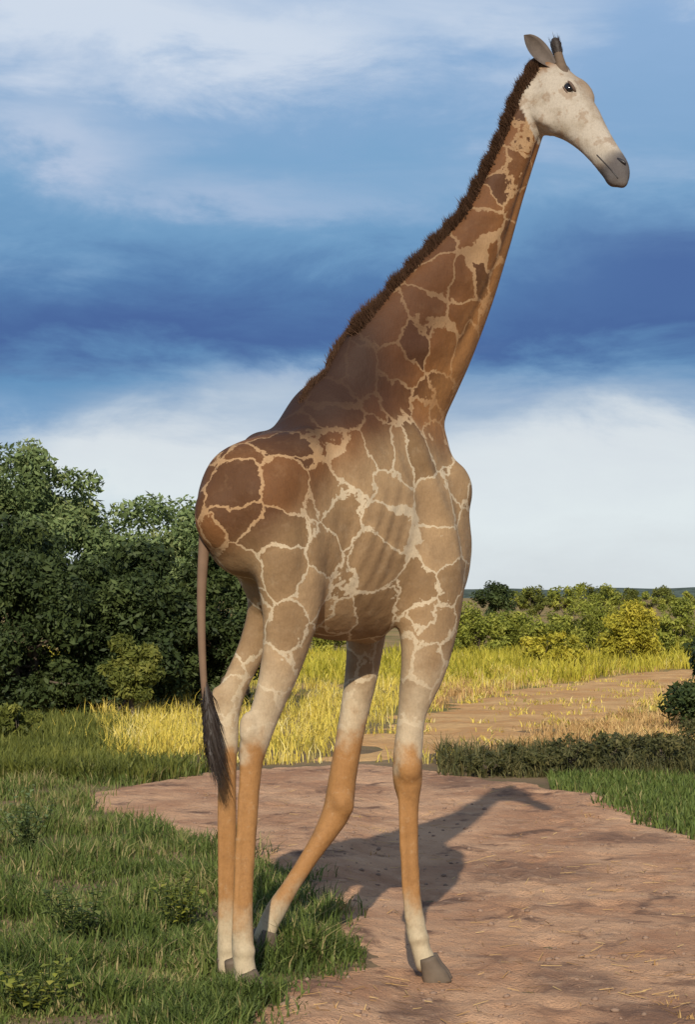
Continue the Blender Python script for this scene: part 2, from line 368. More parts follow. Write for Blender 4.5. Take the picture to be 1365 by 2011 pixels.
# head, lying across the view: axis from poll to lips
h0, h1 = np.array(W(1072, 148, 10.13)), np.array(W(1222, 345, 9.80)); HA = (h1-h0); HL = np.linalg.norm(HA); HA /= HL
HLAT = np.array([0, -1, 0])-HA*(-HA[1]); HLAT /= np.linalg.norm(HLAT)
HU = np.cross(HLAT, HA); HU = HU if HU[0] > 0 else -HU          # forehead side, up and to the right
def hs(t, off, a, b): return (*(h0+HA*HL*t+HU*off), a, b)
parts.append(loft([hs(-.06, -.02, .085, .085), hs(.06, -.012, .125, .098), hs(.20, -.03, .168, .108), hs(.34, -.028, .155, .10), hs(.46, -.012, .128, .086), hs(.58, -.006, .104, .068),
                   hs(.70, -.004, .088, .058), hs(.82, -.004, .080, .058), hs(.92, -.006, .076, .06), hs(1.0, -.012, .060, .052), hs(1.05, -.018, .034, .036)], HLAT, 5, 26))
def hell(t, u, l, ra, ru, rl): parts.append(ellipsoid(h0+HA*HL*t+HU*u+HLAT*l, (HA*ra, HU*ru, HLAT*rl)))
hell(.27, .105, 0, .10, .045, .05)          # forehead boss
hell(.25, .055, .078, .055, .032, .03); hell(.25, .055, -.078, .055, .032, .03)   # brow over the eye sockets
hell(.24, -.135, .04, .14, .075, .05); hell(.24, -.135, -.04, .14, .075, .05)       # cheeks
hell(.98, -.052, 0, .055, .034, .046)       # lower lip
hell(.93, .02, .035, .05, .04, .03); hell(.93, .02, -.035, .05, .04, .03)         # nostril wings
bm = bm_from(parts)
tmp = bpy.data.meshes.new('tmp'); bm.to_mesh(tmp); bm.free()
to = bpy.data.objects.new('tmp', tmp); COL.objects.link(to)
md = to.modifiers.new('r', 'REMESH'); md.mode = 'VOXEL'; md.voxel_size = .0125; md.use_smooth_shade = True
ms = to.modifiers.new('s', 'SMOOTH'); ms.factor = .5; ms.iterations = 5
dg = bpy.context.evaluated_depsgraph_get(); dg.update()
body_me = bpy.data.meshes.new_from_object(to.evaluated_get(dg)); body_me.name = 'body'
bpy.data.objects.remove(to); bpy.data.meshes.remove(tmp)
nv = len(body_me.vertices); co = np.empty(nv*3); body_me.vertices.foreach_get('co', co); co = co.reshape(-1, 3)
ne = len(body_me.edges); ed = np.empty(ne*2, np.int32); body_me.edges.foreach_get('vertices', ed); ed = ed.reshape(-1, 2)
deg = np.bincount(ed.ravel(), minlength=nv)[:, None].astype(float)
def relax(wt, its):
    global co
    for _ in range(its):
        acc = np.stack([np.bincount(ed[:, 0], co[ed[:, 1], q], nv)+np.bincount(ed[:, 1], co[ed[:, 0], q], nv) for q in range(3)], 1)/deg
        co = co+(acc-co)*(.6*wt)
zz_ = co[:, 2:3]
relax(sst(zz_, 1.35, 1.75)*(1-sst(zz_, 3.0, 3.5)), 46)
# bone and muscle relief pushed along the surface normal
tmpn = np.zeros((nv, 3)); pv = [tuple(p.vertices) for p in body_me.polygons]
body_me.vertices.foreach_set('co', co.ravel()); body_me.update(); nb_ = np.empty(nv*3); body_me.vertices.foreach_get('normal', nb_); nb_ = nb_.reshape(-1, 3)
f_ = (co-O)@FW; l_ = (co-O)@LT; z_ = co[:, 2]; side = np.abs(nb_@LT)
def gs(a, c, w_): return np.exp(-((a-c)/w_)**2)
onb = (z_ > 1.5)*(z_ < 3.0)*side
dp = .004*np.sin((f_-.35*(z_-2.2))*2*math.pi/.085)*gs(f_, -.02, .24)*gs(z_, 2.12, .26)*onb          # ribs
dp -= .034*gs(f_, -.24+.18*(2.3-z_), .10)*gs(z_, 2.22, .24)*onb                                       # flank hollow
dp += .024*gs(f_, -.37, .07)*gs(z_, 2.54, .08)                                                        # hip point
dp += .020*gs(f_-.40+.35*(z_-2.35), 0, .05)*gs(z_, 2.45, .28)*onb                                     # ridge of the shoulder blade
dp -= .018*gs(f_-.27+.35*(z_-2.35), 0, .06)*gs(z_, 2.35, .30)*onb                                     # hollow behind it
dp -= .016*gs(f_-.56+.1*(z_-2.2), 0, .045)*gs(z_, 2.2, .25)*onb
dp -= .015*gs(f_+.52, 0, .05)*gs(z_, 2.05, .26)*onb                                                    # seam between thigh muscles
nx_ = np.array([n_[:3] for n_ in neck]); ax_ = np.interp(z_, nx_[:, 2], (nx_-O)@FW); hw = np.interp(z_, nx_[:, 2], [n_[3] for n_ in neck])
q_ = (f_-ax_)/hw
dp -= .013*gs(q_, .42, .13)*sst(z_, 2.9, 3.2)*(1-sst(z_, 4.15, 4.35))*side                            # groove along the windpipe
dp += .009*gs(q_, -.1, .25)*sst(z_, 2.9, 3.2)*(1-sst(z_, 4.15, 4.35))*side
dp += .006*np.sin(z_*2*math.pi/.19+q_*1.5)*gs(q_, -.35, .35)*sst(z_, 2.8, 3.0)*(1-sst(z_, 3.9, 4.2))*side  # neck vertebrae
co = co+nb_*dp[:, None]; relax(sst(zz_, 1.35, 1.75)*(1-sst(zz_, 4.1, 4.3)), 3)
body_me.vertices.foreach_set('co', co.ravel())
body_me.polygons.foreach_set('use_smooth', np.ones(len(body_me.polygons), bool))
body_bvh = BVHTree.FromPolygons([tuple(v) for v in co], [tuple(p.vertices) for p in body_me.polygons])
# masks kept on the animal itself: muzzle, head, neck/back darkness, inner leg
def near_seg(p, a, b):
    ab = b-a; t = np.clip(((p-a)@ab)/(ab@ab), 0, 1); return np.linalg.norm(p-a-t[:, None]*ab, axis=1), t
tH = ((co-h0)@HA)/HL; dH, _ = near_seg(co, h0, h1)
head = sst(tH, -.03, .10)*(dH < .24)*sst(co[:, 2], 3.8, 4.0)
muz = head*sst(tH+.06*np.sin(co[:, 2]*60)*.2, .80, .93)
fore = head*sst(((co-h0)@HU), .05, .13)*(1-sst(tH, .75, .9))
sagl = (co-O)@LT; fwd = (co-O)@FW
nk = np.array([n_[:3] for n_ in neck]); nkd = nk[:, 2]; TOP = [(-.8, 2.4), (-.54, 2.63), (-.34, 2.74), (-.14, 2.86), (.08, 2.98), (.26, 3.02), (.5, 2.94)]
# distance ahead of / behind the neck axis (positive = throat side)
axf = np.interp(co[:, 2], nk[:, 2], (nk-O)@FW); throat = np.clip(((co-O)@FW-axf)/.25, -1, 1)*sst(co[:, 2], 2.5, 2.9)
dors = (1-sst(np.interp(fwd, [t_[0] for t_ in TOP], [t_[1] for t_ in TOP])-co[:, 2], .03, .24))*sst(fwd, -.60, -.36)*(1-sst(fwd, .04, .22))*(co[:, 2] > 2.3)
below = np.interp(fwd, [t_[0] for t_ in TOP], [t_[1] for t_ in TOP])-co[:, 2]
spot = np.zeros(nv)
for px_, py_, dp_, r_ in ((950, 470, 9.9, .085), (935, 500, 9.9, .06), (852, 600, 9.75, .06), (880, 645, 9.8, .05), (650, 880, 9.4, .06), (790, 1010, 9.5, .05), (815, 1060, 9.5, .06)):
    c_ = np.array(W(px_, py_, dp_)); ry = np.cross(co-np.array([0, 0, CAMZ]), c_-np.array([0, 0, CAMZ])); dd = np.linalg.norm(ry, axis=1)/np.linalg.norm(c_-np.array([0, 0, CAMZ])); spot = np.maximum(spot, np.exp(-(dd/r_)**2)*(np.linalg.norm(co-c_, axis=1) < .5))
for nm, arr in (('spot', spot), ('below', below), ('dors', dors), ('head', head), ('muzzle', muz), ('fore', fore), ('throat', throat)):
    at = body_me.attributes.new(nm, 'FLOAT', 'POINT'); at.data.foreach_set('value', arr.astype(np.float32))

m, k = mat('giraffe_coat')
oc = k.n('ShaderNodeTexCoord').outputs['Object']
def att(n): return k.n('ShaderNodeAttribute', attribute_name=n).outputs['Fac']
sp = k.n('ShaderNodeSeparateXYZ', {0: oc}); z = sp.outputs[2]
warp = k.n('ShaderNodeTexNoise', {'Scale': 6.5, 'Detail': 5.0, 'Roughness': .62}); k.t.links.new(oc, warp.inputs['Vector'])
wv = k.n('ShaderNodeVectorMath', {0: oc, 1: k.n('ShaderNodeVectorMath', {0: warp.outputs[1], 1: (.17, .17, .17)}, operation='MULTIPLY').outputs[0]}, operation='ADD').outputs[0]
fine = k.noise(oc, 90, 4, .6); mid = k.noise(oc, 9, 4, .6); broad = k.noise(oc, 2.2, 3)
zn = k.math('ADD', z, k.math('MULTIPLY_ADD', broad, .5, -.25))
vor = k.n('ShaderNodeTexVoronoi', {'Vector': wv, 'Scale': 4.6, 'Randomness': .9}, feature='DISTANCE_TO_EDGE').outputs[0]
vc = k.n('ShaderNodeTexVoronoi', {'Vector': wv, 'Scale': 4.6, 'Randomness': .9}, feature='F1')
cellr = k.n('ShaderNodeSeparateColor', {0: vc.outputs['Color']}).outputs[0]
up = k.sstep(k.math('ADD', att('below'), k.math('MULTIPLY_ADD', broad, .36, -.18)), .47, .20)                       # dark, dense patches on neck and back
hairn0 = k.noise(k.n('ShaderNodeVectorMath', {0: oc, 1: (120, 120, 20)}, operation='MULTIPLY').outputs[0], 1.0, 3)
wide = k.math('MULTIPLY', k.sstep(k.noise(oc, 1.7, 2), .56, .72), .035)
edge = k.math('ADD', k.math('MULTIPLY_ADD', att('spot'), .13, wide), k.math('ADD', k.math('MULTIPLY_ADD', mid, .05, .004), k.math('MULTIPLY_ADD', fine, .016, -.008)))
rag = k.math('MULTIPLY_ADD', k.noise(oc, 38, 3, .7), .03, -.015)
vor2 = k.math('ADD', vor, rag)
patch = k.sstep(vor2, k.math('SUBTRACT', edge, .006), k.math('ADD', edge, .012))
core = k.sstep(vor2, .06, .30)
p_low = k.mix(cellr, (.215, .128, .057), (.37, .24, .122)); p_up = k.mix(cellr, (.070, .027, .009), (.20, .080, .023))
pcol = k.mix(up, p_low, p_up)
g_low = k.mix(broad, (.50, .39, .25), (.57, .47, .32)); g_up = k.mix(broad, (.34, .195, .09), (.42, .27, .14))
gcol = k.mix(up, g_low, g_up)
pstr = k.sstep(k.math('ADD', zn, k.math('MULTIPLY_ADD', mid, .5, -.25)), 1.0, 1.75)                     # patches die out down the legs
pcol = k.mix(k.math('MULTIPLY', core, .30), pcol, k.mix(.6, pcol, (.05, .022, .01)))
pcol = k.mix(k.math('MULTIPLY', k.sstep(k.noise(oc, 14, 5, .7), .5, .75), .16), pcol, gcol)
coat = k.mix(k.math('MULTIPLY', patch, k.math('MULTIPLY', pstr, .97)), gcol, pcol)
zl = k.math('ADD', z, k.math('ADD', k.math('MULTIPLY_ADD', mid, .34, -.17), k.math('MULTIPLY_ADD', hairn0, .06, -.03)))
legc = k.mix(k.sstep(zl, .20, .44), (.46, .37, .235), k.mix(broad, (.29, .135, .042), (.385, .20, .072)))
legc = k.mix(k.math('MULTIPLY', k.sstep(k.noise(oc, 11, 5, .65), .5, .68), .35), legc, k.mix(.55, legc, (.10, .05, .022)))
legc = k.mix(k.math('MULTIPLY', k.sstep(k.noise(oc, 26, 4, .7), .55, .75), .25), legc, (.50, .38, .24))
coat = k.mix(k.sstep(k.math('ADD', zn, k.math('MULTIPLY_ADD', mid, .36, -.18)), 1.04, 1.20), legc, coat)
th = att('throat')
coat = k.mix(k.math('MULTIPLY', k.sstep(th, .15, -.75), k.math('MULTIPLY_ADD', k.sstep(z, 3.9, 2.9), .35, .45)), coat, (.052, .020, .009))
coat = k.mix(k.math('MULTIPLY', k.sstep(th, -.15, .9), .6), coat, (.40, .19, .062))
coat = k.mix(k.math('MULTIPLY', att('dors'), .85), coat, (.026, .012, .007))
hcol = k.mix(k.sstep(mid, .45, .7), (.40, .34, .265), (.31, .25, .18))
hcol = k.mix(k.math('MULTIPLY', k.sstep(k.noise(oc, 13, 3, .6), .55, .64), .55), hcol, (.23, .145, .085))
hcol = k.mix(k.math('MULTIPLY', att('fore'), .65), hcol, (.23, .15, .09))
coat = k.mix(att('head'), coat, hcol)
coat = k.mix(k.math('MULTIPLY', att('muzzle'), .92), coat, (.07, .062, .062))
coat = k.mix(k.math('MULTIPLY', k.sstep(fine, .4, .7), .22), coat, k.mix(.5, coat, (.02, .012, .008)))
strx = k.n('ShaderNodeVectorMath', {0: oc, 1: (150, 150, 28)}, operation='MULTIPLY').outputs[0]
hairn = k.noise(strx, 1.0, 3, .6)
coat = k.mix(k.math('MULTIPLY', k.sstep(hairn, .45, .75), .22), coat, k.mix(.5, coat, (.02, .012, .008)))
relief = k.math('ADD', k.math('MULTIPLY', hairn, .18), k.math('ADD', k.math('MULTIPLY', mid, .9), k.math('MULTIPLY', k.noise(oc, 3.6, 3), 3.0)))
finish(k, coat, .7, relief, .5, .016, spec=.22)
MAT_COAT = m
body_me.vertices.foreach_set('co', (co-G).ravel()); body_me.materials.clear()
body = link('body', body_me, MAT_COAT, giraffe)
def simple(name, colr, rough=.6, spec=.3, var=.35, scale=25):
    m_, k_ = mat(name); p_ = k_.n('ShaderNodeTexCoord').outputs['Object']
    nn = k_.noise(p_, scale, 4); finish(k_, k_.mix(nn, tuple(c*(1-var) for c in colr), tuple(min(1, c*(1+var)) for c in colr)), rough, nn, .3, .004, spec=spec); return m_
M_HAIR = simple('dark_hair', (.030, .021, .016), .55, .3); M_MANE = simple('mane_hair', (.075, .038, .020), .7, .2)
M_HOOF = simple('hoof_horn', (.12, .088, .06), .65, .25, .5, 14); M_EYE = simple('eye_black', (.012, .009, .008), .12, .6, .1)
M_EAR = simple('ear_fur', (.12, .095, .078), .8, .2); M_OSS = simple('ossicone_fur', (.13, .09, .06), .8, .2); M_LID = simple('eyelid_skin', (.13, .085, .06), .7, .25); M_LIP = simple('nostril_dark', (.022, .018, .018), .4, .4)
def child(name, parts_, mt, parent=giraffe, smooth=True):
    pl = [([np.array(v)-G for v in V], F) for V, F in parts_]
    o = link(name, mesh_of(name, pl, smooth), mt, parent); return o
# hooves: two toes each
def hoof(px, py, dep, dirv, pitch=0.0):
    c = np.array(W(px, py, dep)); dv = np.array(dirv); dv = dv/np.linalg.norm(dv); sv = np.cross(UP, dv)
    ps = []
    for s in (-1, 1):
        o = c+sv*s*.039
        dn = -UP*math.cos(pitch)-dv*math.sin(pitch)*1.0; fr = dv*math.cos(pitch)-UP*math.sin(pitch)
        rows = [(*(o-dn*.055-fr*.01), .042, .034), (*(o+fr*.008), .054, .036), (*(o+dn*.045+fr*.028), .068, .0365), (*(o+dn*.078+fr*.038), .074, .0355)]
        V, F = loft(rows, sv, 3, 14, False); ps.append((V, F))
    return child('hoof', ps, M_HOOF)
hoof(486, 1930, 8.94, FW*.75-UP*0+LT*.3)
hoof(452, 1903, 9.27, FW*.8+LT*.2)
hoof(846, 1900, 9.64, FW*.6+LT*.75)
hoof(514, 1848, 9.74, FW*.9+LT*.2, .65)
# eyes with lids, nostrils, mouth line
def headp(t, u, l): return h0+HA*HL*t+HU*u+HLAT*l
def on_skin(t, u, s, lift=0.0):
    o = Vector(headp(t, u, s*.4)); hit = body_bvh.ray_cast(o, Vector(-HLAT*s)); return np.array(hit[0])+HLAT*s*lift if hit[0] else headp(t, u, s*.09)
for s in (1, -1):
    c = on_skin(.27, .030, s, -.010); e = child('eye', [ellipsoid(c, (HA*.032, HU*.025, HLAT*.024))], M_EYE)
    lid = child('eyelid', [ellipsoid(c+HU*.018-HLAT*s*.003, (HA*.042, HU*.013, HLAT*.029)), ellipsoid(c-HU*.022-HLAT*s*.006, (HA*.036, HU*.008, HLAT*.024))], M_LID, e)
    child('eyelashes', [([c+HU*.012+HLAT*s*.024+HA*q, c+HU*.012+HLAT*s*.024+HA*(q+.006), c+HU*.004+HLAT*s*.050+HA*(q*1.3)], [(0, 1, 2, 2)]) for q in np.linspace(-.028, .028, 11)], M_HAIR, e, False)
    c = on_skin(.945, .028, s, -.004); child('nostril', [ellipsoid(c, (HA*.030+HU*.010, HU*.011, HLAT*.010))], M_LIP)
mp = [on_skin(t, u, 1, .0) for t, u in ((.80, -.050), (.86, -.046), (.92, -.042), (.98, -.038), (1.03, -.034))]
child('mouth', [loft([(*p, .003, .0028) for p in mp], HU, 3, 8)], M_LIP)
# ears: cupped leaves
def ear(t, u, s, dirv, ln=.20, wd=.050):
    b0 = headp(t, u, s*.075); dv = np.array(dirv, float); dv /= np.linalg.norm(dv); wv_ = np.cross(dv, HLAT*s+HU*.2); wv_ /= np.linalg.norm(wv_); nv_ = np.cross(wv_, dv)
    V = []; F = []; nu, nw = 12, 9
    for side in (0, 1):
        for i in range(nu+1):
            q = i/nu; w_ = wd*(.35+2.2*q)*max(0, 1-q)**.75*1.25+.0015
            for j in range(nw):
                r = j/(nw-1)*2-1; V.append(b0+dv*ln*q+wv_*w_*r+nv_*(.9*w_*(r*r)*.8-.03*math.sin(q*3)-side*.007*(1-.6*abs(r))))
    st = (nu+1)*nw
    for sd_ in (0, 1):
        for i in range(nu):
            for j in range(nw-1):
                q4 = (sd_*st+i*nw+j, sd_*st+i*nw+j+1, sd_*st+(i+1)*nw+j+1, sd_*st+(i+1)*nw+j); F.append(q4 if sd_ else q4[::-1])
    for i in range(nu):
        for j in (0, nw-1): F.append((i*nw+j, (i+1)*nw+j, st+(i+1)*nw+j, st+i*nw+j))
    return child('ear', [(V, F)], M_EAR)
ear(.03, .035, 1, -HA*.75+HU*.0+HLAT*.6-np.array([.40, 0, -.12]), .215)
ear(.05, .03, -1, -HA*.55+HU*.35-HLAT*.8+np.array([.20, 0, .9]), .20)
for s in (1, -1):
    b0 = headp(.10, .065, s*.05); dv = -HA*.90+HU*.32+HLAT*s*.16; dv /= np.linalg.norm(dv)
    o = child('ossicone', [loft([(*(b0+dv*q), r, r) for q, r in ((-.04, .036), (.03, .031), (.08, .025), (.13, .024), (.165, .027), (.185, .022))], HLAT, 4, 14)], M_OSS)
    P = []
    for i in range(150):     # black hair tuft round the tip
        th_ = random.uniform(0, 6.28); q = random.uniform(.10, .18); sdv = np.cross(dv, HLAT); rad = (sdv*math.cos(th_)+HLAT*math.sin(th_))
        p0 = b0+dv*q+rad*.022; p1 = p0+dv*random.uniform(.02, .05)+rad*.012; tv = np.cross(dv, rad)*.003
        P.append(([p0-tv, p0+tv, p1], [(0, 1, 2, 2)]))
    P.append(loft([(*(b0+dv*q), r, r) for q, r in ((.12, .026), (.15, .0275), (.175, .029), (.192, .020))], HLAT, 3, 12))
    child('tuft', P, M_HAIR, o, False)
# mane: upright hair along the crest, found by casting on the body from behind
P = []
crest = catmull([(*B(-.02, 3.2), 0)] + [(*(np.array(n_[:3])), 0) for n_ in neck[1:]], 40)[:, :3]
crest[0:40] = [B(-.22+.46*q, 2.75+.12*q) for q in np.linspace(0, 1, 40)]
def blade(p0, p1, tv): P.append(([p0-tv, p0+tv, p1], [(0, 1, 2, 2)]))
for i in range(len(crest)-1):
    c0 = crest[i]; tg = crest[min(i+1, len(crest)-1)]-crest[max(i-1, 0)]; tg /= np.linalg.norm(tg)+1e-9
    if i < 40:
        t4 = crest[46]-crest[42]; t4 /= np.linalg.norm(t4); b4 = np.cross(LT, t4); b4 = b4 if b4@FW < 0 else -b4
        q4 = (i/40)**1.5; back = (UP*.9-FW*.25)*(1-q4)+b4*q4; tg = (FW+UP*.4)*(1-q4)+t4*q4; tg /= np.linalg.norm(tg)
    else:
        back = np.cross(LT, tg); back = back if back@FW < 0 else -back
    back = back/np.linalg.norm(back)
    for j in range(60):
        org = c0+LT*random.gauss(0, .010)+tg*random.uniform(-.015, .015)
        hit = body_bvh.ray_cast(Vector(org+back*.9), Vector(-back), 1.2)
        if not hit[0]: continue
        p = np.array(hit[0])-back*.01; ln = random.uniform(.025, .062)*(1.05+.22*math.sin(i*.31)+.12*math.sin(i*.9+1))*(1 if i > 40 else .6+.4*i/40)
        blade(p, p+back*ln+tg*random.uniform(.0, .05)+tg*random.gauss(0, .012)+LT*random.gauss(0, .012), tg*.0045 if random.random() < .6 else LT*.003)
tag(child('mane', P, M_MANE, smooth=False), kind='stuff')
# tail: thin dock, then a long black tassel
tb = B(-.755, 2.44)
tl = catmull([(*(tb+FW*.10+UP*.04), .05, .05), (*tb, .044, .042), (*W(409, 1000, 9.12), .036, .034), (*W(400, 1080, 9.12), .028, .026), (*W(395, 1180, 9.10), .022, .021), (*W(397, 1290, 9.09), .018, .018), (*W(404, 1390, 9.08), .014, .014), (*W(409, 1440, 9.08), .010, .010)], 1)
tail = child('tail', [loft(tl, LT, 6, 14)], simple('tail_fur', (.17, .105, .065), .8, .2, .3, 12))
P = []
for i in range(900):
    q = random.random(); p0 = np.array(W(402+6*q, 1330+110*q, 9.08)); a_ = random.uniform(0, 6.28); r = .028*random.random()**.5
    o_ = np.array([math.cos(a_)*r, math.sin(a_)*r, 0]); ln = random.uniform(.14, .42)*(1-.25*q)
    sway = np.array([.22*ln+random.gauss(0, .020), random.gauss(0, .02), 0])
    p1 = p0+o_*.7-UP*ln*.5+sway*.35+o_*.6; p2 = p0-UP*ln+sway+o_*.35; tv = np.array([math.cos(a_+1.5), math.sin(a_+1.5), 0])*.0022
    P.append(([p0-tv, p0+tv, p1+tv*1.3, p1-tv*1.3, p2], [(0, 1, 2, 3), (3, 2, 4, 4)]))
child('tail_tuft', P, M_HAIR, tail, False)

# ------------------------------------------------------------------ foliage
def leaf_mat(name, stops, trans=.3, rough=.6):
    m_, k_ = mat(name); t = k_.n('ShaderNodeAttribute', attribute_name='tint').outputs['Fac']
    c_ = k_.ramp(t, stops); finish(k_, c_, rough, spec=.2, trans=trans); return m_
L_DARK = leaf_mat('dark_foliage', [(0, (.022, .034, .010)), (.5, (.042, .060, .017)), (1, (.085, .11, .032))], .12)
L_PALE = leaf_mat('pale_foliage', [(0, (.09, .125, .042)), (.5, (.165, .22, .078)), (1, (.28, .31, .12))], .25)
L_OLIVE = leaf_mat('olive_foliage', [(0, (.07, .082, .015)), (.5, (.135, .148, .028)), (1, (.22, .215, .045))], .25)
L_MID = leaf_mat('bush_foliage', [(0, (.10, .115, .018)), (.5, (.25, .27, .042)), (1, (.38, .36, .065))], .25)
L_YELLOW = leaf_mat('yellow_foliage', [(0, (.22, .205, .022)), (.5, (.42, .37, .04)), (1, (.58, .48, .065))], .25)
L_GRASS = leaf_mat('green_grass', [(0, (.042, .058, .014)), (.45, (.098, .138, .028)), (.8, (.17, .20, .05)), (1, (.34, .27, .12))], .25)
L_DRY = leaf_mat('dry_grass', [(0, (.26, .24, .045)), (.3, (.62, .49, .08)), (.65, (.72, .55, .10)), (1, (.80, .68, .30))], .25)
L_TAN = leaf_mat('tan_grass', [(0, (.38, .21, .08)), (.5, (.56, .35, .14)), (1, (.68, .48, .20))], .25)
L_VERGE = leaf_mat('verge_foliage', [(0, (.040, .042, .015)), (.5, (.085, .085, .028)), (1, (.16, .135, .05))], .2)
M_BARK = simple('bark', (.11, .085, .06), .9, .1, .45, 9)

def leaves(centers, rads, per, size, squash=.85, seed=0, tint_sp=.16):
    """leaf-sized faces gathered in clumps; returns V, F, tint"""
    r = np.random.default_rng(seed); Vs = []; Ts = []
    for c_, rd in zip(centers, rads):
        n = int(per*rd['w'] if isinstance(rd, dict) else per); rr = rd['r'] if isinstance(rd, dict) else rd
        u = r.normal(size=(n, 3)); u /= np.linalg.norm(u, axis=1)[:, None]; q = r.random(n)**.42
        p = c_+u*(q*rr)[:, None]*np.array([1, 1, squash])
        nrm = u*.7+r.normal(size=(n, 3))*.7+np.array([0, 0, .35]); nrm /= np.linalg.norm(nrm, axis=1)[:, None]
        t1 = np.cross(nrm, r.normal(size=(n, 3))); t1 /= np.linalg.norm(t1, axis=1)[:, None]; t2 = np.cross(nrm, t1)
        s = size*(.45+1.25*r.random(n)**1.6)[:, None]*r.uniform(.75, 1.3)
        Vs.append(np.stack([p-t1*s, p+t2*s*.42-t1*s*.1, p+t1*s, p-t2*s*.42-t1*s*.1], 1).reshape(-1, 3))
        base = r.normal(.45, .2); Ts.append(np.repeat(np.clip(base+r.normal(0, tint_sp, n), 0, 1), 4))
    V = np.vstack(Vs); F = np.arange(len(V)).reshape(-1, 4); return V, F, np.concatenate(Ts)
def limb(p0, p1, r0, r1, wob=.06, seed=0):
    r = np.random.default_rng(seed); p0 = np.array(p0, float); p1 = np.array(p1, float); L_ = np.linalg.norm(p1-p0)
    rows = [(*(p0+(p1-p0)*t+r.normal(size=3)*L_*wob*math.sin(math.pi*t)), r0+(r1-r0)*t, r0+(r1-r0)*t) for t in (0, .3, .6, 1)]
    return loft(rows, (.3, 1, .1), 3, 8)
def tree(name, x, y, height, rx, ry, base, nclump, per, leaf, lm, label, cat, group=None, seed=0, clump=.27, skirt=0.0, lean=0):
    """x, y on the ground; crown fills an uneven volume from base to height; trunk and limbs run into it"""
    r = np.random.default_rng(seed); gzz = gz1(x, y); root = empty(name, (x, y, gzz)); tag(root, label, cat, group)
    cs = []; rd = []; H = height-base; cz = base+H*.5
    while len(cs) < nclump:
        u = r.uniform(-1, 1, 3); q = np.linalg.norm(u)
        if q > 1 or q < .45*r.random(): continue
        taper = 1-skirt*max(0, u[2])
        rr = clump*min(rx, H*.6)*r.uniform(.6, 1.25)
        cs.append(np.array([u[0]*rx*taper*.86+lean*(u[2]+1)*.5, u[1]*ry*taper*.86, cz+u[2]*H*.5-rr*.3])); rd.append({'r': rr, 'w': (rr/(clump*min(rx, H*.6)))**2})
    V, F, T = leaves(cs, rd, per, leaf, seed=seed); V[:, 2] = np.maximum(V[:, 2], .02)
    link('crown', np_mesh('crown', V, F, False, {'tint': T}), lm, root)
    tw = max(.02, height*.022); P_ = []
    nst = 3 if base < .5 else 1
    for i in range(nst):
        top = np.array([r.uniform(-.15, .15)*rx*nst, r.uniform(-.1, .1), base+H*.35]); b_ = np.array([r.uniform(-.1, .1)*(nst-1), r.uniform(-.1, .1)*(nst-1), -.05])
        P_.append(limb(b_, top, tw, tw*.55, .08, seed+i))
        for j in range(5):
            c_ = cs[int(r.integers(len(cs)))]; P_.append(limb(b_+(top-b_)*r.uniform(.45, .95), c_, tw*.45, tw*.12, .1, seed+9+j+i*7))
    link('trunk', mesh_of('trunk', P_), M_BARK, root)
    return root
# left: a dark thicket in front, two paler trees behind
TG = 'trees and bushes massed on the left'
tree('tree', gx(62, 33), 33, 4.56, 1.45, 1.3, 1.3, 130, 420, .046, L_PALE, 'tallest pale green leafy tree rising above the dark bushes at the far left', 'tree', TG, 21, .25)
tree('tree', gx(300, 34), 34, 3.66, 1.65, 1.3, .2, 150, 420, .046, L_PALE, 'rounded grey green tree behind the giraffe rump', 'tree', TG, 22, .25)
tree('bush', gx(45, 30), 30, 3.05, 1.55, 1.3, .0, 120, 430, .045, L_DARK, 'dark green bush under the tallest pale tree at the left', 'bush', TG, 23, .24)
tree('bush', gx(250, 30.5), 30.5, 2.75, 1.35, 1.2, .0, 120, 430, .045, L_DARK, 'dark green bush beside the giraffe tail', 'bush', TG, 24, .24)
tree('bush', gx(455, 31.5), 31.5, 2.95, 1.15, 1.1, .0, 100, 420, .045, L_DARK, 'dark bush seen between the giraffe tail and thigh', 'bush', TG, 25, .25)
tree('bush', gx(-150, 31), 31, 3.6, 1.3, 1.3, .0, 100, 420, .045, L_DARK, 'dark green bush cut by the left edge of the picture', 'bush', TG, 26, .24)
tree('bush', gx(252, 28.6), 28.6, 1.22, .50, .45, .35, 40, 300, .034, L_OLIVE, 'small olive green bush growing against the dark thicket', 'bush', TG, 27, .3)
tree('bush', gx(15, 23.5), 23.5, .62, .55, .5, .0, 36, 260, .028, L_OLIVE, 'low olive bush in front of the thicket at the left edge', 'bush', None, 29, .3)
tree('bush', gx(-420, 32), 32, 3.3, 1.5, 1.3, .0, 90, 300, .055, L_DARK, 'dark green bush standing beyond the left edge of the picture', 'bush', TG, 30, .25)
tree('bush', gx(-720, 34), 34, 2.8, 1.5, 1.3, .0, 80, 300, .055, L_DARK, 'lower dark green bush farthest beyond the left edge of the picture', 'bush', TG, 31, .25)
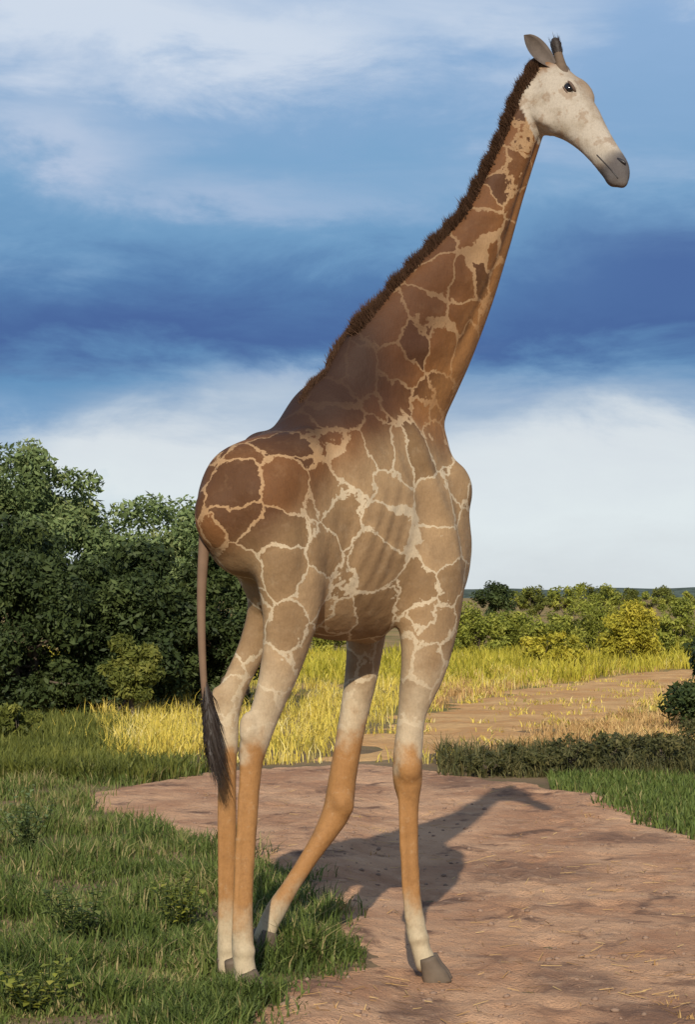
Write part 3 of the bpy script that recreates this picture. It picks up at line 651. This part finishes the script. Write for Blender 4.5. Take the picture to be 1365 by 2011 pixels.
# right: green bushes, a yellow-green one, tall dry stems, far trees on the skyline
RG = 'green bushes along the back of the plain on the right'
spots = [(930, 58, 1.62, 1.0, L_MID, 'mid green bush just right of the giraffe chest'), (1005, 62, 1.45, .9, L_MID, 'low green bush second from the giraffe chest'),
         (1085, 60, 1.40, 1.0, L_MID, 'low green bush in the middle of the right hand row'), (1160, 66, 1.7, 1.1, L_MID, 'green bush behind the left side of the yellow green shrub'),
         (1335, 57, 1.72, .85, L_MID, 'green bush at the right edge of the picture'), (1420, 60, 1.8, 1.0, L_MID, 'green bush cut off by the right edge of the picture'),
         (860, 60, 1.5, 1.0, L_MID, 'green bush partly hidden behind the giraffe chest'), (640, 64, 1.5, 1.1, L_MID, 'green bush behind the giraffe legs')]
for i, (px, dep, h, rx, lm, lb) in enumerate(spots):
    tree('bush', gx(px, dep), dep, h, rx, .8, .0, 46, 230, .048, lm, lb, 'bush', RG, 40+i, .32)
tree('shrub', gx(1238, 52), 52, 1.72, .92, .8, .0, 70, 240, .042, L_YELLOW, 'broad yellow green shrub standing out among the green bushes on the right', 'shrub', None, 60, .28)
tree('shrub', gx(1090, 50), 50, .95, 1.1, .6, .0, 40, 110, .055, L_YELLOW, 'low yellow green shrub spreading left of the tall yellow one', 'shrub', None, 61, .3)
tree('tree', gx(968, 120), 120, 2.75, 1.5, 1.2, .7, 40, 120, .10, L_DARK, 'dark round tree on the skyline beside the giraffe chest', 'tree', None, 62, .32)
fr = np.random.default_rng(5)
FT = 'far trees along the horizon'
ORD = ['first', 'second', 'third', 'fourth', 'fifth', 'sixth', 'seventh', 'eighth', 'ninth']
for i, px in enumerate(range(1020, 1380, 42)):
    dep = float(fr.uniform(170, 260))
    tree('tree', gx(px+fr.uniform(-12, 12), dep), dep, float(fr.uniform(2.2, 3.3)), float(fr.uniform(2.0, 3.6)), 2.0, .3, 26, 110, .14, L_OLIVE if i % 2 else L_MID, ORD[i]+' small far tree on the horizon line counted from the giraffe to the right', 'tree', FT, 70+i, .34)
# dark verge of low plants at right, before a big bush beyond the frame edge
tree('bush', gx(1425, 25.5), 25.5, 1.42, .98, .8, .0, 60, 330, .032, L_DARK, 'dark bush at the right edge above the shaded verge', 'bush', None, 90, .3)
VG = 'low dark plants along the far edge of the dirt'
vr = np.random.default_rng(8)
names = ['leftmost low dark plant of the verge, next to the giraffe foreleg', 'second low dark plant of the verge from the giraffe foreleg', 'third low dark plant of the verge from the giraffe foreleg', 'low dark plant in the middle of the verge', 'low dark plant right of the middle of the verge', 'third low dark plant of the verge from the right edge', 'second low dark plant of the verge from the right edge', 'low dark plant of the verge at the right edge of the picture']
for i, px in enumerate((935, 1000, 1065, 1130, 1195, 1255, 1315, 1370)):
    dep = 20.2+.14*i+vr.uniform(-.5, .5); px += vr.uniform(-14, 14)
    tree('low_plant', gx(px, dep), dep, float((.24+.03*i)*vr.uniform(.75, 1.25)), float(vr.uniform(.24, .40)), .6, .0, 34, 100, .022, L_VERGE, names[i], 'plant', VG, 100+i, .4)

# ------------------------------------------------------------------ grass
def grass(name, xs_, ys_, hgt, wid, bend, lm, label, seed, tint, lean=(0, 0)):
    r = np.random.default_rng(seed); n = len(xs_); g = ground_z(xs_, ys_)
    h = hgt*r.uniform(.5, 1.35, n); a_ = r.uniform(0, 2*math.pi, n); b_ = a_+r.normal(math.pi/2, .5, n)
    dx, dy = np.cos(a_), np.sin(a_); wv_ = wid*r.uniform(.6, 1.4, n); bd = bend*h*r.uniform(.2, 1.4, n)
    p0 = np.stack([xs_, ys_, g-.02], 1); wd = np.stack([dx, dy, 0*dx], 1)*wv_[:, None]; bv = np.stack([np.cos(b_)+lean[0], np.sin(b_)+lean[1], 0*dx], 1)
    p1 = p0+np.array([0, 0, 1])*(h*.55)[:, None]+bv*(bd*.3)[:, None]; p2 = p0+np.array([0, 0, 1])*(h*np.clip(1-.25*bd/h, .5, 1))[:, None]+bv*bd[:, None]
    V = np.stack([p0-wd*.7, p0+wd*.7, p1+wd, p1-wd, p2], 1).reshape(-1, 3); I = np.arange(n)[:, None]*5
    F = np.vstack([I+np.array([[0, 1, 2]]), I+np.array([[0, 2, 3]]), I+np.array([[3, 2, 4]])])
    o = link(name, np_mesh(name, V, F, False, {'tint': np.repeat(np.clip(tint(xs_, ys_, r), 0, 1), 5)}), lm)
    return tag(o, label, 'grass', kind='stuff')
def tufted(n_t, per, fx, fy, spread, seed):
    r = np.random.default_rng(seed); x = fx(r, n_t); y = fy(r, n_t, x)
    X = np.repeat(x, per)+r.normal(0, 1, n_t*per)*spread; Y = np.repeat(y, per)+r.normal(0, 1, n_t*per)*spread; return X, Y
def inview(y, r, n, lo, hi): return (r.uniform(lo, hi, n)-CX)*y/FPX
# near green grass on the left, thinning over the dirt edge
r = np.random.default_rng(31); n = 195000
y = 7.4+12.6*r.random(n)**1.5; x = inview(y, r, n, -420, 720)
keep = (track_m(x, y) < .02) | ((track_m(x, y) < .20) & (r.random(n) < .12)); clump_ = wave(x, y, 1.1, 3, 2); keep &= r.random(n) < np.clip(.62+.5*clump_, .12, 1)
x, y = x[keep], y[keep]
big = np.clip(.55+.55*wave(x, y, 1.6, 3, 4), .25, 1.3)*(1-.35*sst(y, 8.7, 8.2))
grass('green_grass', x, y, .215*big, .0040, .65, L_GRASS, 'short green grass growing left of the dirt track', 32, lambda a, b, q: .43+.26*wave(a, b, 1.5, 3, 9)+q.normal(0, .17, len(a))+.2*sst(b, 13, 18)+(.5*(q.random(len(a)) < .16)))
# green strip at the right edge
r = np.random.default_rng(33); n = 28000; y = r.uniform(14.5, 19.6, n); x = inview(y, r, n, 1080, 1800); keep = track_m(x, y) < .12-.5*r.random(n)**2; x, y = x[keep], y[keep]
grass('green_grass', x, y, .11, .007, .5, L_GRASS, 'green grass strip beside the dirt at the right edge', 34, lambda a, b, q: .5+q.normal(0, .2, len(a)))
# sunlit yellow grass behind
X, Y = tufted(4200, 26, lambda q, n_: q.uniform(-120, 1850, n_), lambda q, n_, x_: 21.5+34*q.random(n_)**1.6, .0, 35)
r = np.random.default_rng(36); X = (X-CX)*Y/FPX; X += r.normal(0, .10, len(X)); Y += r.normal(0, .10, len(Y))
PX = X*FPX/Y+CX; PY = HY+FPX*CAMZ/Y
dens_ = .30+.45*wave(X, Y, 5, 3, 6)
dens_ += 1.0*np.exp(-((PX-290)/105)**2-((PY-1450)/60)**2)+.9*np.exp(-((PX-720)/110)**2-((PY-1400)/70)**2)
dens_ += .8*np.exp(-((PX-1000)/90)**2-((PY-1335)/35)**2)+.6*np.exp(-((PX-1270)/80)**2-((PY-1380)/28)**2); dens_ -= 1.6*(1-sst(PX, 120, 230))
pm = path_m(X, Y); dens_ *= .35+.9*(wave(X, Y, 2.1, 3, 9) > -.35)
keep = (r.random(len(X)) < np.clip(dens_, .03, 1)*(1-sst(pm, -.7, .1))*np.clip((Y-20.4)/3.5, .06, 1)) & (track_m(X, Y) < -.1-.5*r.random(len(X))**3) & ~((PX > 900) & (PY > 1405))
X, Y = X[keep], Y[keep]
grass('yellow_grass', X, Y, .34*np.clip(.45+.55*(Y-20.4)/2.5, .45, 1)*(.85+.25*wave(X, Y, 2.2, 3, 14)), .0055, .7, L_DRY, 'sunlit yellow dry grass across the plain behind the giraffe', 37, lambda a, b, q: .5+.25*wave(a, b, 3, 2, 3)+q.normal(0, .2, len(a)))
X, Y = tufted(2300, 22, lambda q, n_: q.uniform(820, 1450, n_), lambda q, n_, x_: 23+24*q.random(n_)**1.3, .0, 38)
r = np.random.default_rng(39); X = (X-CX)*Y/FPX; X += r.normal(0, .12, len(X)); Y += r.normal(0, .12, len(Y))
keep = (path_m(X, Y) < .3-1.0*r.random(len(X))**.5) & (wave(X, Y, 2.4, 3, 7) > -.4); X, Y = X[keep], Y[keep]
grass('tan_grass', X, Y, .17, .007, .6, L_TAN, 'tan and orange dry grass between the verge and the bushes on the right', 40, lambda a, b, q: .5+.3*wave(a, b, 4, 2, 1)+q.normal(0, .2, len(a)))
r = np.random.default_rng(42); n = 74000; Y = r.uniform(40, 58, n); X = inview(Y, r, n, -500, 1900)
keep = (r.random(n) < np.clip(.35+.9*wave(X, Y, 5, 3, 8), .03, 1)) & (path_m(X, Y) < -.2); X, Y = X[keep], Y[keep]
grass('yellow_grass', X, Y, .48*(.8+.35*wave(X, Y, 4, 3, 3)), .014, .5, L_YELLOW, 'tall yellow green grass in front of the far bushes', 43, lambda a, b, q: .55+.3*wave(a, b, 5, 2, 2)+q.normal(0, .2, len(a)))

r = np.random.default_rng(44); n = 15000; y = 19.6+3.2*r.random(n); x = inview(y, r, n, 860, 1440); keep = r.random(n) < np.clip(.5+.7*wave(x, y, 1.1, 3, 6), .05, 1); x, y = x[keep], y[keep]
grass('rough_grass', x, y, np.clip(.19+.16*wave(x, y, .9, 3, 12), .05, .4), .006, .7, L_VERGE, 'rough dark grass between the low plants of the verge', 45, lambda a, b, q: .55+q.normal(0, .3, len(a)))
r = np.random.default_rng(46); X, Y = tufted(130, 24, lambda q, n_: q.uniform(-.6, 4.0, n_), lambda q, n_, x_: q.uniform(7.6, 19.5, n_), .05, 47); keep = (track_m(X, Y) > -.05) & (wave(X, Y, 2.6, 2, 3) > .15); X, Y = X[keep], Y[keep]
grass('dry_tufts', X, Y, .07, .004, .9, L_TAN, 'sparse short dry grass tufts on the bare dirt', 50, lambda a, b, q: .4+q.normal(0, .25, len(a)))
r = np.random.default_rng(52); X, Y = tufted(170, 26, lambda q, n_: q.uniform(720, 1420, n_), lambda q, n_, x_: q.uniform(24, 46, n_), .0, 53); X = (X-CX)*Y/FPX; X += r.normal(0, .10, len(X)); Y += r.normal(0, .12, len(Y))
grass('dry_tufts', X, Y, .13, .007, .8, L_DRY, 'thin dry tufts growing on the sandy path in the middle distance', 54, lambda a, b, q: .35+q.normal(0, .3, len(a)))
# greener grass at the foot of the thicket on the far left
r = np.random.default_rng(48); n = 44000; y = 19+9*r.random(n)**1.25; x = inview(y, r, n, -420, 420); px_ = x*FPX/y+CX; keep = (px_ < 265-150*r.random(n)) | ((track_m(x, y) < 0) & (y < 20.9) & (r.random(n) < .5)); x, y = x[keep], y[keep]
grass('green_grass', x, y, .24, .008, .55, L_OLIVE, 'yellowish green grass at the foot of the dark thicket on the left', 49, lambda a, b, q: .45+.3*wave(a, b, 2.5, 3, 4)+q.normal(0, .2, len(a)))
# leafy weeds in the near grass
def weed(px, py, h, wd, lm, label, seed, nst=14):
    dep = FPX*CAMZ/(py-HY); x = gx(px, dep); q = np.random.default_rng(seed); root = empty('leafy_weed', (x, dep, gz1(x, dep))); tag(root, label, 'weed', 'leafy weeds in the near grass')
    Vl = []; T = []; P_ = []
    for s in range(nst):
        a_ = q.uniform(0, 6.28); ln = h*q.uniform(.6, 1.15); rr = wd*q.uniform(.2, 1); tip = np.array([math.cos(a_)*rr, math.sin(a_)*rr, ln]); P_.append(limb((0, 0, -.02), tip, .005, .002, .08, seed*50+s))
        for t in np.linspace(.2, 1, 11):
            c_ = tip*np.array([t, t, t**.85]); b_ = q.uniform(0, 6.28); ld = np.array([math.cos(b_), math.sin(b_), q.uniform(.0, .7)]); ld /= np.linalg.norm(ld); sv = np.cross(ld, (0, 0, 1)); sv /= np.linalg.norm(sv)+1e-9; L_ = q.uniform(.035, .07); w_ = L_*.30
            Vl += [c_, c_+ld*L_*.5+sv*w_, c_+ld*L_-np.array([0, 0, L_*.25]), c_+ld*L_*.5-sv*w_]; T += [float(np.clip(q.normal(.5, .22), 0, 1))]*4
    V = np.array(Vl); link('leaves', np_mesh('leaves', V, np.arange(len(V)).reshape(-1, 4), False, {'tint': T}), lm, root)
    link('stem', mesh_of('stem', P_), L_GRASS, root)
weed(55, 1680, .42, .30, L_PALE, 'grey green leafy weed at the left edge in the near grass', 201, 22)
weed(60, 1990, .20, .22, L_MID, 'green leafy weed in the bottom left corner', 202)
weed(350, 1830, .30, .20, L_MID, 'light green leafy weed left of the giraffe hind hoof', 203, 16)
weed(170, 1850, .26, .26, L_GRASS, 'dark green leafy weed in the middle of the near grass', 204, 16)
weed(585, 1885, .10, .16, L_VERGE, 'low dark weed on the dirt edge between the giraffe hooves', 205, 14)

r = np.random.default_rng(57); n = 1500; y = 7.6+11*r.random(n)**1.3; x = inview(y, r, n, 380, 1430); keep = (track_m(x, y) > .0) & (wave(x, y, 1.9, 3, 8) > -.1); x, y = x[keep], y[keep]; n = len(x)
a_ = r.uniform(0, 6.28, n); ln = r.uniform(.03, .13, n); zq = tz(x, y)+.006; dx, dy = np.cos(a_)*ln, np.sin(a_)*ln; nx_, ny_ = -np.sin(a_)*.0025, np.cos(a_)*.0025
zt = tz(x+dx, y+dy)+.006+r.uniform(0, .02, n)
V = np.stack([np.stack([x-nx_, y-ny_, zq], 1), np.stack([x+nx_, y+ny_, zq+.003], 1), np.stack([x+dx+nx_*.5, y+dy+ny_*.5, zt+.002], 1), np.stack([x+dx-nx_*.5, y+dy-ny_*.5, zt], 1)], 1).reshape(-1, 3)
tag(link('plant_litter', np_mesh('plant_litter', V, np.arange(len(V)).reshape(-1, 4), False, {'tint': np.repeat(np.clip(r.normal(.35, .3, n), 0, 1), 4)}), L_TAN), 'dead grass stems lying scattered on the pink dirt', 'litter', kind='stuff')
# loose stones and clods on the dirt
r = np.random.default_rng(55); n = 1900; y = 7.6+11*r.random(n)**1.4; x = inview(y, r, n, 380, 1430); keep = track_m(x, y) > .03; x, y = x[keep], y[keep]
ico = bmesh.new(); bmesh.ops.create_icosphere(ico, subdivisions=1, radius=1); iv = np.array([v.co[:] for v in ico.verts]); fi = np.array([[v.index for v in f.verts] for f in ico.faces]); ico.free()
Vs = []; Fs = []
for i in range(len(x)):
    s = .004+.020*r.random()**6; v = iv*(1+r.normal(0, .18, (len(iv), 1)))*s*np.array([1, r.uniform(.7, 1.2), .6]); zz = float(tz(np.array([x[i]]), np.array([y[i]]))[0])
    Vs.append(v+np.array([x[i], y[i], zz+s*.2])); Fs.append(fi+i*len(iv))
tag(link('pebbles', np_mesh('pebbles', np.vstack(Vs), np.vstack(Fs), False), simple('pebble_stone', (.25, .165, .115), .95, .1, .5, 14)), 'small pebbles and clods scattered on the pink dirt', 'pebbles', kind='stuff')
